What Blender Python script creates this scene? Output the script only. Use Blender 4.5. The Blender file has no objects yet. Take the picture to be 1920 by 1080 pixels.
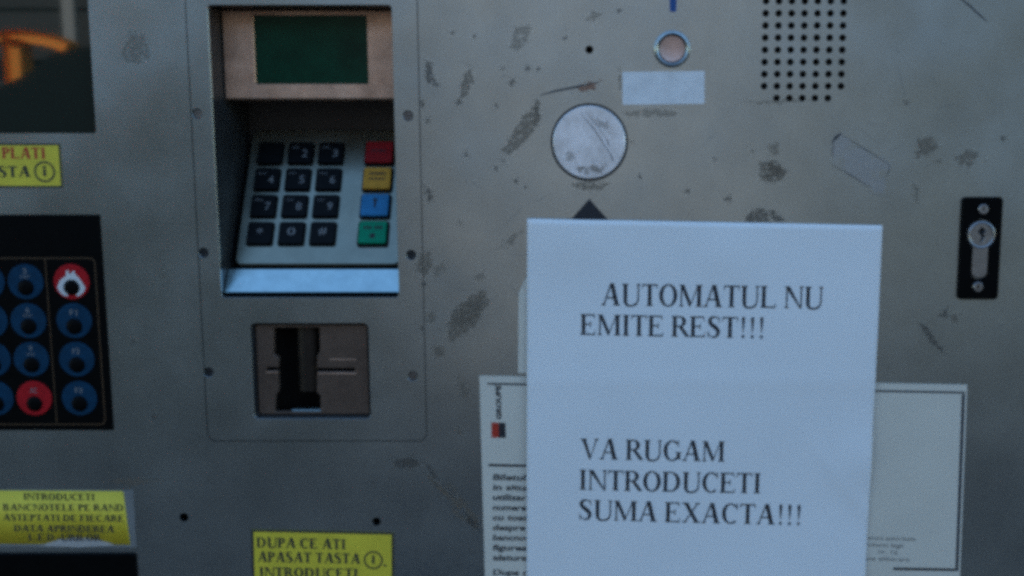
import bpy, bmesh, math, random
from mathutils import Vector, Matrix
from mathutils.geometry import delaunay_2d_cdt

random.seed(7)
R = math.radians
sc = bpy.context.scene
C = sc.collection

# ------------------------------------------------------------------ camera, sky, sun, exposure
F_PX = 2000.0                      # focal length in photo pixels (1920 wide)
CX, CY = 1100.0, 540.0             # principal point (the photo is an off-centre crop)
PITCH = R(8.1)
CAM = Vector((0.0, -0.63, 1.42))
cam_d = bpy.data.cameras.new('camera')
cam = bpy.data.objects.new('camera', cam_d)
C.objects.link(cam)
cam.location = CAM
cam.rotation_euler = (R(90) - PITCH, 0, 0)
cam_d.sensor_width = 36.0
cam_d.lens = 36.0 * F_PX / 1920.0
cam_d.shift_x = -(CX - 960.0) / 1920.0
cam_d.clip_start = 0.02
cam_d.clip_end = 400.0
cam_d.dof.use_dof = True
cam_d.dof.focus_distance = 0.70
cam_d.dof.aperture_fstop = 24.0
sc.camera = cam

SUN_EL = R(20)
w = bpy.data.worlds.new('World')
sc.world = w
w.use_nodes = True
nt = w.node_tree
bgn = nt.nodes['Background']
sky = nt.nodes.new('ShaderNodeTexSky')
sky.sky_type = 'NISHITA'
sky.sun_disc = False
sky.sun_elevation = SUN_EL
sky.sun_rotation = R(0)
sky.air_density = 1.1
sky.dust_density = 0.0
sky.ozone_density = 3.4
nt.links.new(sky.outputs['Color'], bgn.inputs['Color'])
bgn.inputs['Strength'].default_value = 0.15
sun_d = bpy.data.lights.new('sun', 'SUN')
sun_d.energy = 2.0
sun_d.angle = R(0.6)
sun_d.color = (1.0, 0.92, 0.82)
sun = bpy.data.objects.new('sun', sun_d)
sun.location = (0, 4, 6)
sun.rotation_euler = (-(R(90) - SUN_EL), 0, 0)      # from behind the machine: its front stands in shade
C.objects.link(sun)

sc.view_settings.view_transform = 'Standard'
sc.view_settings.look = 'None'
sc.view_settings.gamma = 1.0
sc.view_settings.exposure = 1.53
sc.render.engine = 'CYCLES'
sc.cycles.filter_width = 4.0
sc.cycles.use_denoising = False
sc.cycles.max_bounces = 8

# ------------------------------------------------------------------ measuring: photo pixel -> point on a plane
FW = Vector((0, math.cos(PITCH), -math.sin(PITCH)))
UP = Vector((0, math.sin(PITCH), math.cos(PITCH)))
RT = Vector((1, 0, 0))
def ray(px, py):
    return FW + RT * ((px - CX) / F_PX) + UP * ((CY - py) / F_PX)
def P(px, py, d=0.0):
    """point of the vertical plane d metres behind the front panel"""
    r = ray(px, py)
    return CAM + r * ((d - CAM.y) / r.y)
def Q(px, py, d=0.0):
    p = P(px, py, d)
    return (p.x, p.z)
MM = 0.001
PX = 0.000318                      # one photo pixel on the panel, in metres

# ------------------------------------------------------------------ mesh helpers
def cdt(loops, keep):
    vs, fs = [], []
    for lp in loops:
        fs.append(list(range(len(vs), len(vs) + len(lp))))
        vs += [Vector(p) for p in lp]
    v, e, f, ov, oe, of = delaunay_2d_cdt(vs, [], fs, 0, 1e-7, True)
    out = []
    for face, o in zip(f, of):
        if keep(o):
            a, b, c = [v[i] for i in face[:3]]
            if (b - a).cross(c - a) < 0:
                face = list(reversed(face))
            out.append(list(face))
    return [(p.x, p.y) for p in v], out

def ccw(lp):
    a = sum(lp[i][0] * lp[(i + 1) % len(lp)][1] - lp[(i + 1) % len(lp)][0] * lp[i][1] for i in range(len(lp)))
    return list(lp) if a > 0 else list(reversed(lp))

def offset(lp, c):
    """move a ccw loop outwards by c"""
    n, out = len(lp), []
    for i in range(n):
        p0, p1, p2 = Vector(lp[i - 1]), Vector(lp[i]), Vector(lp[(i + 1) % n])
        a, b = (p1 - p0).normalized(), (p2 - p1).normalized()
        na, nb = Vector((a.y, -a.x)), Vector((b.y, -b.x))
        m = (na + nb)
        m = m / max(0.3, m.dot(na)) if m.length > 1e-6 else na
        out.append((p1.x + m.x * c, p1.y + m.y * c))
    return out

def rr(x0, z0, x1, z1, r=0.0, n=5):
    x0, x1, z0, z1 = min(x0, x1), max(x0, x1), min(z0, z1), max(z0, z1)
    if r <= 0:
        return [(x0, z0), (x1, z0), (x1, z1), (x0, z1)]
    out = []
    for cx, cz, a0 in ((x1 - r, z0 + r, -90), (x1 - r, z1 - r, 0), (x0 + r, z1 - r, 90), (x0 + r, z0 + r, 180)):
        for k in range(n + 1):
            a = R(a0 + 90 * k / n)
            out.append((cx + r * math.cos(a), cz + r * math.sin(a)))
    return out

def circ(cx, cz, r, n=20, a0=0.0):
    return [(cx + r * math.cos(a0 + 2 * math.pi * k / n), cz + r * math.sin(a0 + 2 * math.pi * k / n)) for k in range(n)]

class MB:
    def __init__(s):
        s.v, s.f, s.m = [], [], []
    def add(s, v, f, m=0):
        o = len(s.v)
        s.v += [tuple(p) for p in v]
        s.f += [[i + o for i in q] for q in f]
        s.m += [m] * len(f)
    def plate(s, outer, holes, y0, y1, m=0, ch=0.0, hch=0.0, hdepth=None, mh=None):
        """sheet with openings, front face at y0, edge walls back to y1"""
        outer = ccw(outer)
        holes = [ccw(h) for h in holes]
        of = offset(outer, -ch) if ch else outer
        hf = [offset(h, hch) for h in holes] if hch else holes
        v, f = cdt([of] + hf, lambda o: o == [0])
        s.add([(x, y0, z) for x, z in v], f, m)
        s.wall(of, y0, outer, y0 + ch, m) if ch else None
        s.wall(outer, y0 + ch, outer, y1, m)
        yd = y1 if hdepth is None else hdepth
        for h, hh in zip(holes, hf):
            if hch:
                s.wall(hh, y0, h, y0 + hch, m, flip=True)
            s.wall(h, y0 + hch, h, yd, m if mh is None else mh, flip=True)
    def wall(s, la, ya, lb, yb, m=0, flip=False):
        n = len(la)
        v = [(x, ya, z) for x, z in la] + [(x, yb, z) for x, z in lb]
        f = []
        for i in range(n):
            j = (i + 1) % n
            q = [i, i + n, j + n, j]
            f.append(list(reversed(q)) if flip else q)
        s.add(v, f, m)
    def cap(s, lp, y, m=0):
        v, f = cdt([ccw(lp)], lambda o: bool(o))
        s.add([(x, y, z) for x, z in v], f, m)
    def prism(s, lp, y0, y1, m=0, ch=0.0):
        """solid boss: front at y0 (nearer the camera), back at y1"""
        lp = ccw(lp)
        fr = offset(lp, -ch) if ch else lp
        s.cap(fr, y0, m)
        if ch:
            s.wall(fr, y0, lp, y0 + ch, m)
        s.wall(lp, y0 + ch, lp, y1, m)
    def dome(s, cx, cz, r, y0, h, m=0, n=20, k=4):
        rings = []
        for i in range(k):
            a = math.pi / 2 * i / k
            rings.append(([(cx + r * math.cos(a) * math.cos(t), cz + r * math.cos(a) * math.sin(t)) for t in
                           [2 * math.pi * j / n for j in range(n)]], y0 - h * math.sin(a)))
        for i in range(k - 1):
            s.wall(rings[i + 1][0], rings[i + 1][1], rings[i][0], rings[i][1], m)
        s.cap(rings[-1][0], rings[-1][1], m)
    def box(s, a, b, m=0):
        x0, y0, z0 = a
        x1, y1, z1 = b
        v = [(x0, y0, z0), (x1, y0, z0), (x1, y1, z0), (x0, y1, z0), (x0, y0, z1), (x1, y0, z1), (x1, y1, z1), (x0, y1, z1)]
        s.add(v, [(0, 3, 2, 1), (4, 5, 6, 7), (0, 1, 5, 4), (1, 2, 6, 5), (2, 3, 7, 6), (3, 0, 4, 7)], m)
    def build(s, name, mats, parent=None, smooth=False):
        xs = [sum(p[i] for p in s.v) / len(s.v) for i in range(3)]
        o3 = Vector(xs)
        me = bpy.data.meshes.new(name)
        me.from_pydata([tuple(Vector(p) - o3) for p in s.v], [], s.f)
        mats = mats if isinstance(mats, (list, tuple)) else [mats]
        for mt in mats:
            me.materials.append(mt)
        for p, mi in zip(me.polygons, s.m):
            p.material_index = mi
            p.use_smooth = smooth
        me.update()
        ob = bpy.data.objects.new(name, me)
        C.objects.link(ob)
        put(ob, o3, parent)
        return ob

WORLD = {}
def put(ob, loc, parent=None):
    loc = Vector(loc)
    WORLD[ob.name] = loc
    if parent is not None:
        ob.parent = parent
        ob.location = loc - WORLD[parent.name]
    else:
        ob.location = loc

def thing(name, label, cat, loc, group=None):
    o = bpy.data.objects.new(name, None)
    o.empty_display_size = 0.05
    C.objects.link(o)
    put(o, loc)
    return tag(o, label, cat, group)

def tag(o, label, cat, group=None):
    o['label'] = label
    o['category'] = cat
    if group:
        o['group'] = group
    return o

# ------------------------------------------------------------------ materials
def mat(name, col, rough=0.5, metal=0.0, var=0.0, scale=60.0, bump=0.0, bscale=400.0, spec=0.5, rvar=0.0, coat=0.0, col2=None, ior=None):
    m = bpy.data.materials.new(name)
    m.use_nodes = True
    n, l = m.node_tree.nodes, m.node_tree.links
    b = n['Principled BSDF']
    b.inputs['Base Color'].default_value = (*col, 1)
    b.inputs['Roughness'].default_value = rough
    b.inputs['Metallic'].default_value = metal
    b.inputs['Specular IOR Level'].default_value = spec
    if ior:
        b.inputs['IOR'].default_value = ior
    if coat:
        b.inputs['Coat Weight'].default_value = coat
        b.inputs['Coat Roughness'].default_value = 0.08
    if var or rvar or bump:
        geo = n.new('ShaderNodeNewGeometry')
    if var:
        nz = n.new('ShaderNodeTexNoise')
        nz.inputs['Scale'].default_value = scale
        nz.inputs['Detail'].default_value = 6
        nz.inputs['Roughness'].default_value = 0.65
        l.new(geo.outputs['Position'], nz.inputs['Vector'])
        rp = n.new('ShaderNodeMapRange')
        rp.inputs['From Min'].default_value = 0.3
        rp.inputs['From Max'].default_value = 0.7
        l.new(nz.outputs['Fac'], rp.inputs['Value'])
        mx = n.new('ShaderNodeMix')
        mx.data_type = 'RGBA'
        c2 = col2 or tuple(c * (1 - var) for c in col)
        mx.inputs['A'].default_value = (*c2, 1)
        mx.inputs['B'].default_value = (*[min(1, c * (1 + (0 if col2 else var * 0.6))) for c in col], 1)
        l.new(rp.outputs['Result'], mx.inputs['Factor'])
        l.new(mx.outputs['Result'], b.inputs['Base Color'])
    if rvar:
        nz = n.new('ShaderNodeTexNoise')
        nz.inputs['Scale'].default_value = scale * 0.7
        nz.inputs['Detail'].default_value = 5
        l.new(geo.outputs['Position'], nz.inputs['Vector'])
        rp = n.new('ShaderNodeMapRange')
        rp.inputs['From Min'].default_value = 0.3
        rp.inputs['From Max'].default_value = 0.7
        rp.inputs['To Min'].default_value = max(0.02, rough - rvar)
        rp.inputs['To Max'].default_value = min(1, rough + rvar)
        l.new(nz.outputs['Fac'], rp.inputs['Value'])
        l.new(rp.outputs['Result'], b.inputs['Roughness'])
    if bump:
        nz = n.new('ShaderNodeTexNoise')
        nz.inputs['Scale'].default_value = bscale
        nz.inputs['Detail'].default_value = 3
        l.new(geo.outputs['Position'], nz.inputs['Vector'])
        bp = n.new('ShaderNodeBump')
        bp.inputs['Strength'].default_value = bump
        bp.inputs['Distance'].default_value = 0.0004
        l.new(nz.outputs['Fac'], bp.inputs['Height'])
        l.new(bp.outputs['Normal'], b.inputs['Normal'])
    return m

def mark_mat(name, col, strength=1.0, rough=0.7, scale=260.0):
    """dirt, worn paint and painted shade: broken, soft edged patch over the panel"""
    m = mat(name, col, rough, 0.0, var=0.25, scale=300)
    n, l = m.node_tree.nodes, m.node_tree.links
    b = n['Principled BSDF']
    at = n.new('ShaderNodeAttribute')
    at.attribute_name = 'fade'
    geo = n.new('ShaderNodeNewGeometry')
    nz = n.new('ShaderNodeTexNoise')
    nz.inputs['Scale'].default_value = scale
    nz.inputs['Detail'].default_value = 5
    nz.inputs['Roughness'].default_value = 0.6
    l.new(geo.outputs['Position'], nz.inputs['Vector'])
    ad = n.new('ShaderNodeMath')
    ad.operation = 'ADD'
    l.new(at.outputs['Fac'], ad.inputs[0])
    ct_ = n.new('ShaderNodeMapRange')
    ct_.clamp = False
    ct_.inputs['From Min'].default_value = 0.36
    ct_.inputs['From Max'].default_value = 0.64
    l.new(nz.outputs['Fac'], ct_.inputs['Value'])
    l.new(ct_.outputs['Result'], ad.inputs[1])
    rp = n.new('ShaderNodeMapRange')
    rp.interpolation_type = 'SMOOTHSTEP'
    rp.inputs['From Min'].default_value = 0.75
    rp.inputs['From Max'].default_value = 1.20
    rp.inputs['To Max'].default_value = strength
    l.new(ad.outputs['Value'], rp.inputs['Value'])
    l.new(rp.outputs['Result'], b.inputs['Alpha'])
    return m

M = {}
M['panel'] = mat('silver_painted_steel', (0.425, 0.500, 0.508), 0.27, 0.96, var=0.12, scale=26, rvar=0.05)
M['casing'] = mat('grey_casing_steel', (0.30, 0.31, 0.32), 0.55, 0.3, var=0.15, scale=8)
M['inner'] = mat('dark_inner_metal', (0.028, 0.031, 0.031), 0.45, 0.0, var=0.3, scale=40)
M['void'] = mat('black_interior', (0.008, 0.008, 0.008), 0.8)
M['hood'] = mat('beige_worn_metal', (0.66, 0.43, 0.30), 0.38, 0.65, var=0.30, scale=70, bump=0.15, bscale=500, rvar=0.08)
M['steel'] = mat('sky_tinted_steel', (0.60, 0.79, 0.76), 0.24, 1.0, var=0.15, scale=120, rvar=0.10, bump=0.1, bscale=300)  # cyan of the reflected sky is mixed into this base colour
M['padsteel'] = mat('keypad_steel', (0.31, 0.315, 0.24), 0.27, 0.9, var=0.14, scale=60, rvar=0.08)
M['slotplate'] = mat('brownish_slot_steel', (0.155, 0.115, 0.09), 0.36, 0.6, var=0.25, scale=110, bump=0.2, bscale=400)
M['gasket'] = mat('black_gasket_gap', (0.010, 0.011, 0.012), 0.6)
M['black'] = mat('black_plastic', (0.002, 0.0024, 0.0026), 0.5, var=0.3, scale=120, spec=0.06)
M['keyblack'] = mat('black_key_rubber', (0.0035, 0.0045, 0.005), 0.4, var=0.3, scale=200, spec=0.12)
M['guide'] = mat('brown_guide', (0.028, 0.021, 0.015), 0.45, 0.5, var=0.3, scale=90)
M['channel'] = mat('dark_channel', (0.005, 0.004, 0.0035), 0.6, 0.0, spec=0.1, var=0.3, scale=90)
M['ink'] = mat('black_ink', (0.018, 0.018, 0.022), 0.7)
M['legend'] = mat('grey_legend', (0.16, 0.17, 0.17), 0.6)
M['lcd'] = mat('green_lcd', (0.002, 0.044, 0.022), 0.2, var=0.4, scale=50, spec=0.25)
M['glass'] = mat('dark_display_glass', (0.002, 0.012, 0.010), 0.03, spec=0.5, ior=1.9)
M['red'] = mat('red_key', (0.30, 0.012, 0.014), 0.5, var=0.2, scale=200, spec=0.15)
M['yellow'] = mat('yellow_key', (0.62, 0.32, 0.04), 0.5, var=0.2, scale=200, spec=0.15)
M['blue'] = mat('blue_key', (0.03, 0.20, 0.42), 0.5, var=0.2, scale=200, spec=0.15)
M['green'] = mat('green_key', (0.0, 0.25, 0.13), 0.5, var=0.2, scale=200, spec=0.15)
M['btnblue'] = mat('blue_button_print', (0.003, 0.036, 0.078), 0.6, var=0.25, scale=160, spec=0.12)
M['btnred'] = mat('red_button_print', (0.40, 0.010, 0.015), 0.6, var=0.2, scale=160, spec=0.12)
M['btnwhite'] = mat('white_button_print', (0.62, 0.65, 0.64), 0.5)
M['trim'] = mat('brown_trim_print', (0.085, 0.045, 0.018), 0.5)
M['paper'] = mat('white_paper', (0.81, 0.845, 0.84), 0.85, var=0.035, scale=14, bump=0.05, bscale=700)
M['card'] = mat('off_white_card', (0.66, 0.63, 0.53), 0.6, var=0.05, scale=25)
M['label'] = mat('pale_label', (0.76, 0.78, 0.77), 0.55, var=0.14, scale=90)
M['disc'] = mat('worn_white_disc', (0.92, 0.90, 0.86), 0.42, 0.45, var=0.32, scale=75, bump=0.2, bscale=200)
M['ysticker'] = mat('yellow_sticker_vinyl', (0.68, 0.57, 0.04), 0.6, var=0.12, scale=50)
M['stickerfilm'] = mat('clear_sticker_film', (0.20, 0.21, 0.20), 0.4, var=0.2, scale=60)
M['torn'] = mat('torn_paper_backing', (0.40, 0.39, 0.36), 0.8, var=0.15, scale=200)
M['redink'] = mat('red_ink', (0.42, 0.03, 0.012), 0.6)
M['blueink'] = mat('blue_print', (0.01, 0.07, 0.24), 0.6)
M['copper'] = mat('pinkish_metal', (0.60, 0.46, 0.41), 0.36, 0.9, var=0.2, scale=150)
M['chrome'] = mat('lock_metal', (0.34, 0.35, 0.35), 0.36, 1.0, var=0.2, scale=200)
M['ringmetal'] = mat('dull_ring_metal', (0.42, 0.48, 0.48), 0.30, 1.0, var=0.2, scale=150)
M['screw'] = mat('screw_metal', (0.20, 0.18, 0.16), 0.45, 0.8, var=0.3, scale=400)
M['screwdark'] = mat('dark_screw_metal', (0.03, 0.032, 0.034), 0.5, 0.3)
M['grime'] = mark_mat('grime', (0.21, 0.165, 0.115), 0.46, scale=420)
M['grime_shade_soft'] = mark_mat('faint_grime_shade', (0.21, 0.17, 0.12), 0.28, scale=330)
M['chip'] = mark_mat('paint_chip', (0.10, 0.084, 0.066), 0.50, scale=560)
M['scratch'] = mat('dark_scratch', (0.05, 0.052, 0.055), 0.7)
M['hairline'] = mat('hairline_scratch', (0.17, 0.17, 0.165), 0.6)
M['rust'] = mark_mat('rust', (0.36, 0.16, 0.09), 0.6)
M['residue'] = mark_mat('sticker_residue', (0.60, 0.56, 0.57), 0.20, scale=90)
M['asphalt'] = mat('asphalt', (0.025, 0.025, 0.025), 0.9, var=0.3, scale=6)
M['plaster'] = mat('brown_board', (0.062, 0.063, 0.061), 0.8, var=0.2, scale=3)
M['render'] = mat('added_house_plaster', (0.155, 0.142, 0.142), 0.85, var=0.12, scale=2)  # surface of the added house, a warm tone for the panel to reflect
M['joint'] = mat('dark_joint', (0.03, 0.03, 0.028), 0.9)
M['postgrey'] = mat('grey_door_post', (0.36, 0.37, 0.35), 0.7)
M['orange'] = mat('orange_painted_tube', (0.92, 0.38, 0.05), 0.6)
M['rampdark'] = mat('dark_parapet', (0.008, 0.010, 0.009), 0.9, var=0.2, scale=4)

# ------------------------------------------------------------------ the ground and what stands opposite (all but the added house shows in the display glass)
mb = MB()
mb.add([(-40, -40, 0), (40, -40, 0), (40, 40, 0), (-40, 40, 0)], [(0, 1, 2, 3)])
g = mb.build('ground', M['asphalt'])
g['kind'] = 'structure'

YW = -6.0
bw = thing('board_wall', 'brown wall of wide boards with dark joints opposite the machine', 'wall', (0, YW - 0.1, 0))
mb = MB(); mb.box((-7.0, YW - 0.25, 0), (7.5, YW - 0.03, 3.6)); mb.build('backing', M['joint'], bw)  # carried on rightwards and raised, unseen, to block the open horizon
z = 0.02
while z < 3.55:
    mb = MB(); mb.box((-7.0, YW - 0.03, z), (7.5, YW, min(z + 0.285, 3.58))); mb.build('board', M['plaster'], bw)
    z += 0.31
mb = MB(); mb.box((-3.16, YW + 0.002, 0), (-3.09, YW + 0.05, 3.6)); mb.build('door_post', M['postgrey'], bw)

mb = MB(); mb.box((-1.25, YW - 1.2, 0), (1.25, YW + 0.01, 4.2))  # unseen house block, added to warm the reflections in mid panel
hs = thing('added_house_front', 'added pale house front, unseen, warming the reflections in the machine panel', 'house', (0, YW - 0.6, 0))
mb.build('wall', M['render'], hs)
mb = MB(); mb.box((-1.32, YW - 1.25, 4.2), (1.32, YW + 0.06, 4.32)); mb.build('coping', M['postgrey'], hs)
YO = -5.6
of = thing('orange_frame', 'orange tubular steel frame before the brown board wall', 'frame', (-3.5, YO, 0))
def bar(name, pts, wd, mt, par, dep=0.07):
    """flat-sided tube along a path in the x z plane"""
    n = len(pts)
    lo, hi = [], []
    for i, (x, z) in enumerate(pts):
        a = Vector(pts[max(0, i - 1)]); b = Vector(pts[min(n - 1, i + 1)])
        t = (b - a).normalized()
        nn = Vector((-t.y, t.x)) * wd / 2
        lo.append((x - nn.x, z - nn.y)); hi.append((x + nn.x, z + nn.y))
    m = MB()
    m.prism(lo + list(reversed(hi)), YO - dep, YO, 0)
    m.prism([(x, z) for x, z in lo + list(reversed(hi))], YO, YO + dep, 0, ch=0.004)
    return m.build(name, mt, par)
def mirror_pt(px, py, Y, d=0.006):
    """point in the plane y = Y met by the sight line through the photo pixel after the glass turns it back"""
    a = P(px, py, d); r = ray(px, py)
    t = (Y - a.y) / (-r.y)
    return (a.x + r.x * t, a.z + r.z * t)
pt = lambda a, b: mirror_pt(a, b, YO)
zt = pt(30, 75)
bar('post', [(zt[0], 0.0), (zt[0] + 0.005, zt[1])], 0.095, M['orange'], of)
bar('beam', [pt(-90, 80), pt(14, 70)], 0.055, M['orange'], of)
bar('beam', [pt(19, 70), pt(60, 70), pt(95, 76), pt(118, 83), pt(134, 92)], 0.07, M['orange'], of)
YR = -4.6
rp = [mirror_pt(-120, 205, YR), mirror_pt(0, 163, YR), mirror_pt(60, 133, YR), mirror_pt(95, 100, YR), mirror_pt(158, 88, YR), mirror_pt(230, 84, YR)]
mb = MB()
lp = [(rp[0][0] - 1.0, 0.0), (rp[-1][0] + 1.2, 0.0), (rp[-1][0] + 1.2, rp[-1][1])] + list(reversed(rp)) + [(rp[0][0] - 1.0, rp[0][1] - 0.3)]
mb.prism(lp, YR - 0.25, YR, 0)
mb.cap(lp, YR, 0)
f2 = len(mb.f)
for i in range(f2 - 1, -1, -1):
    pass
mb.box((rp[0][0] - 1.0, YR - 0.2, 0.0), (rp[-1][0] + 1.2, YR - 0.02, 0.4))
tag(mb.build('sloped_parapet', M['rampdark']), 'dark parapet with a sloping top before the orange frame', 'parapet')

# ------------------------------------------------------------------ the machine
tm = thing('ticket_machine', 'grey metal ticket machine with card terminal, worn silver front and round button', 'ticket machine', (0, 0.2, 0))
XL, XR = Q(-520, 540)[0], Q(2280, 540)[0]
ZT = Q(960, -520)[1]
TH = 2.0 * MM

# openings of the front panel
disp = rr(Q(-420, 250)[0], Q(0, 250)[1], (Q(165, 0)[0] + Q(180, 250)[0]) / 2, Q(0, -260)[1], 1.5 * MM)
tx0 = (Q(349, 0)[0] + Q(372, 480)[0]) / 2
tx1 = (Q(783, 0)[0] + Q(795, 700)[0]) / 2
tz0, tz1 = Q(600, 826)[1], Q(600, -150)[1]
term_out = rr(tx0, tz0, tx1, tz1, 5 * MM)
term_hole = offset(ccw(term_out), 0.55 * MM)
bank_x1 = Q(256, 1040)[0]
bank = rr(Q(-420, 1040)[0], Q(0, 1330)[1], bank_x1, Q(120, 1036)[1], 2 * MM)
disc_c, disc_r = Q(1105, 267), 68.5 * PX
disc_hole = circ(*disc_c, disc_r + 0.9 * MM, 48)
small_holes = [(1105, 93, 7.5), (345, 970, 9), (706, 978, 8.5)]
grille = []
gx0, gx1 = (Q(1437, 0)[0] + Q(1432, 162)[0]) / 2, (Q(1583, 0)[0] + Q(1576, 162)[0]) / 2
gz1, gz0 = Q(1500, 2)[1], Q(1500, 161.5)[1]
gp = (gz1 - gz0) / 7
for r_ in range(-4, 9):
    cols = range(1, 6) if r_ in (8, -4) else range(7)
    for c_ in cols:
        grille.append(circ(gx0 + (gx1 - gx0) * c_ / 6, gz1 - gp * r_, 2.05 * MM, 12))
btn_c = Q(1260, 92)
btn_hole = circ(*btn_c, 9.0 * MM, 32)
lock_x0, lock_x1 = (Q(1800, 380)[0] + Q(1796, 550)[0]) / 2, (Q(1878, 380)[0] + Q(1871, 550)[0]) / 2
lock_z0, lock_z1 = Q(1836, 561)[1], Q(1838, 369)[1]
lock_c = Q(1840, 440)
kp_x1 = (Q(190, 402)[0] + Q(211, 806)[0]) / 2
kp_z1, kp_z0 = Q(100, 403)[1], Q(100, 806)[1]
kp = rr(Q(-420, 600)[0], kp_z0, kp_x1, kp_z1, 0.8 * MM)

holes = [disp, term_hole, bank, disc_hole, btn_hole, offset(ccw(kp), 0.25 * MM)] + grille + [circ(*Q(a, b), r * PX, 14) for a, b, r in small_holes]
mb = MB()
mb.plate([(XL, 0.30), (XR, 0.30), (XR, ZT), (XL, ZT)], holes, 0, TH, ch=1.0 * MM, hdepth=3 * MM)
panel = mb.build('front_panel', M['panel'], tm)
mb = MB()
lp = [(XL + 0.002, 0.0), (XR - 0.002, 0.0), (XR - 0.002, ZT - 0.002), (XL + 0.002, ZT - 0.002)]
mb.wall(lp, TH, lp, 0.40)
v, f = cdt([lp], lambda o: True)
mb.add([(x, 0.40, z) for x, z in v], [list(reversed(q)) for q in f])
lp2 = rr(XL + 0.002, 0.0, XR - 0.002, 0.297)
mb.cap(lp2, TH)
casing = mb.build('casing', M['casing'], tm)
mb = MB(); mb.cap(rr(XL + 0.004, 0.32, XR - 0.004, ZT - 0.004), 0.115)
mb.build('inner_chassis', M['void'], tm)

# display window
mb = MB()
d_in = offset(ccw(disp), -0.1 * MM)
mb.wall(d_in, 0.3 * MM, d_in, 9 * MM, 0, flip=True)
mb.wall(offset(ccw(disp), 3 * MM), 9 * MM, d_in, 9 * MM, 0)
dw = mb.build('display_window', M['gasket'], tm)
mb = MB(); mb.prism(offset(ccw(disp), 2 * MM), 6 * MM, 8.5 * MM); mb.build('glass_pane', M['glass'], dw)

# speaker cloth behind the grille
mb = MB(); mb.prism(rr(gx0 - 8 * MM, gz0 - 16 * MM, gx1 + 8 * MM, gz1 + 50 * MM, 3 * MM), 5 * MM, 12 * MM)
mb.build('speaker', M['void'], tm)

# round white disc with a dark gap round it
mb = MB(); mb.plate(circ(*disc_c, disc_r + 0.8 * MM, 48), [circ(*disc_c, disc_r - 0.5 * MM, 48)], 0.9 * MM, 4 * MM)
dring = mb.build('disc_seat', M['inner'], tm)
mb = MB(); mb.prism(circ(*disc_c, disc_r - 0.55 * MM, 48), -0.9 * MM, 4 * MM, ch=0.55 * MM)
disc = mb.build('round_disc', M['disc'], tm)
disc['label'] = 'scratched white round disc with dark rim'

# push button: domed ring and pinkish centre
def lathe(mbx, c, prof, m=0, n=36):
    """profile of (radius, y) turned about the axis through c; closes at the last ring"""
    for (r0, y0), (r1, y1) in zip(prof[:-1], prof[1:]):
        mbx.wall(circ(*c, r1, n), y1, circ(*c, r0, n), y0, m)
mb = MB()
lathe(mb, btn_c, [(8.8 * MM, 2 * MM), (8.8 * MM, 2 * MM), (10.6 * MM, -0.1 * MM), (10.6 * MM, -0.6 * MM), (10.3 * MM, -1.5 * MM), (9.7 * MM, -2.1 * MM), (8.9 * MM, -2.3 * MM), (8.2 * MM, -1.9 * MM), (7.9 * MM, -0.5 * MM), (7.9 * MM, 3 * MM)])
ring = mb.build('button_ring', M['ringmetal'], tm, smooth=True)
mb = MB()
lathe(mb, btn_c, [(7.6 * MM, 3 * MM), (7.6 * MM, -1.4 * MM), (7.3 * MM, -1.8 * MM), (5.0 * MM, -1.5 * MM), (2.5 * MM, -1.3 * MM), (0.02 * MM, -1.25 * MM)])
cap_ = mb.build('button_cap', M['copper'], ring, smooth=True)
cap_['label'] = 'pinkish metal button centre'

# ------------------------------------------------------------------ card terminal: face plate, display, pin pad, card slot
ox0 = (Q(389, 10)[0] + Q(415, 550)[0]) / 2
ox1 = (Q(735, 10)[0] + Q(747, 550)[0]) / 2
oz1, oz0 = Q(560, 9)[1], Q(580, 558)[1]
opening = rr(ox0, oz0, ox1, oz1, 2.2 * MM)
sx0 = (Q(471, 610)[0] + Q(475, 780)[0]) / 2
sx1 = (Q(692, 610)[0] + Q(694, 780)[0]) / 2
sz1, sz0 = Q(580, 606)[1], Q(580, 785)[1]
slot_open = rr(sx0, sz0, sx1, sz1, 3 * MM)
screws = [(370, 213, 0), (765, 217, 1), (382, 474, 2), (771, 478, 2), (391, 698, 2), (774, 705, 1)]
mb = MB()
mb.plate(term_out, [opening, slot_open] + [circ(*Q(a, b), 3.0 * MM, 20) for a, b, k in screws], 0.05 * MM, 2.2 * MM, hch=0.12 * MM, hdepth=3 * MM)
ct = mb.build('card_terminal', M['panel'], tm)
mb = MB(); mb.plate(offset(ccw(term_out), 2 * MM), [offset(ccw(term_out), -2 * MM)], 3.1 * MM, 4 * MM); mb.build('seam_backing', M['casing'], ct)
ct['label'] = 'silver card payment terminal plate with recessed pin pad and card slot'
for a, b, k in screws:
    c = Q(a, b)
    mb = MB()
    y = {0: 0.9, 1: 0.5, 2: 1.6}[k] * MM
    mb.plate(circ(*c, 2.75 * MM, 20), [rr(c[0] - 1.5 * MM, c[1] - 0.3 * MM, c[0] + 1.5 * MM, c[1] + 0.3 * MM)], y, y + 2 * MM, ch=0.3 * MM, hdepth=y + 0.8 * MM)
    mb.cap(circ(*c, 1.8 * MM, 12), y + 0.9 * MM)
    mb.build('screw', M['screwdark'] if k == 2 else M['screw'], ct)

D_HOOD, D_BACK = 22 * MM, 68 * MM
hood_z0 = P(560, 186, D_HOOD).z
# housing walls
mb = MB()
hw = offset(ccw(opening), 0.05 * MM)
mb.wall(rr(ox0, oz0, ox1, oz1), 2.5 * MM, rr(ox0, oz0, ox1, oz1), D_BACK, flip=True)
mb.cap(rr(ox0, oz0, ox1, oz1), D_BACK)
mb.build('recess_housing', M['inner'], ct)
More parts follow.
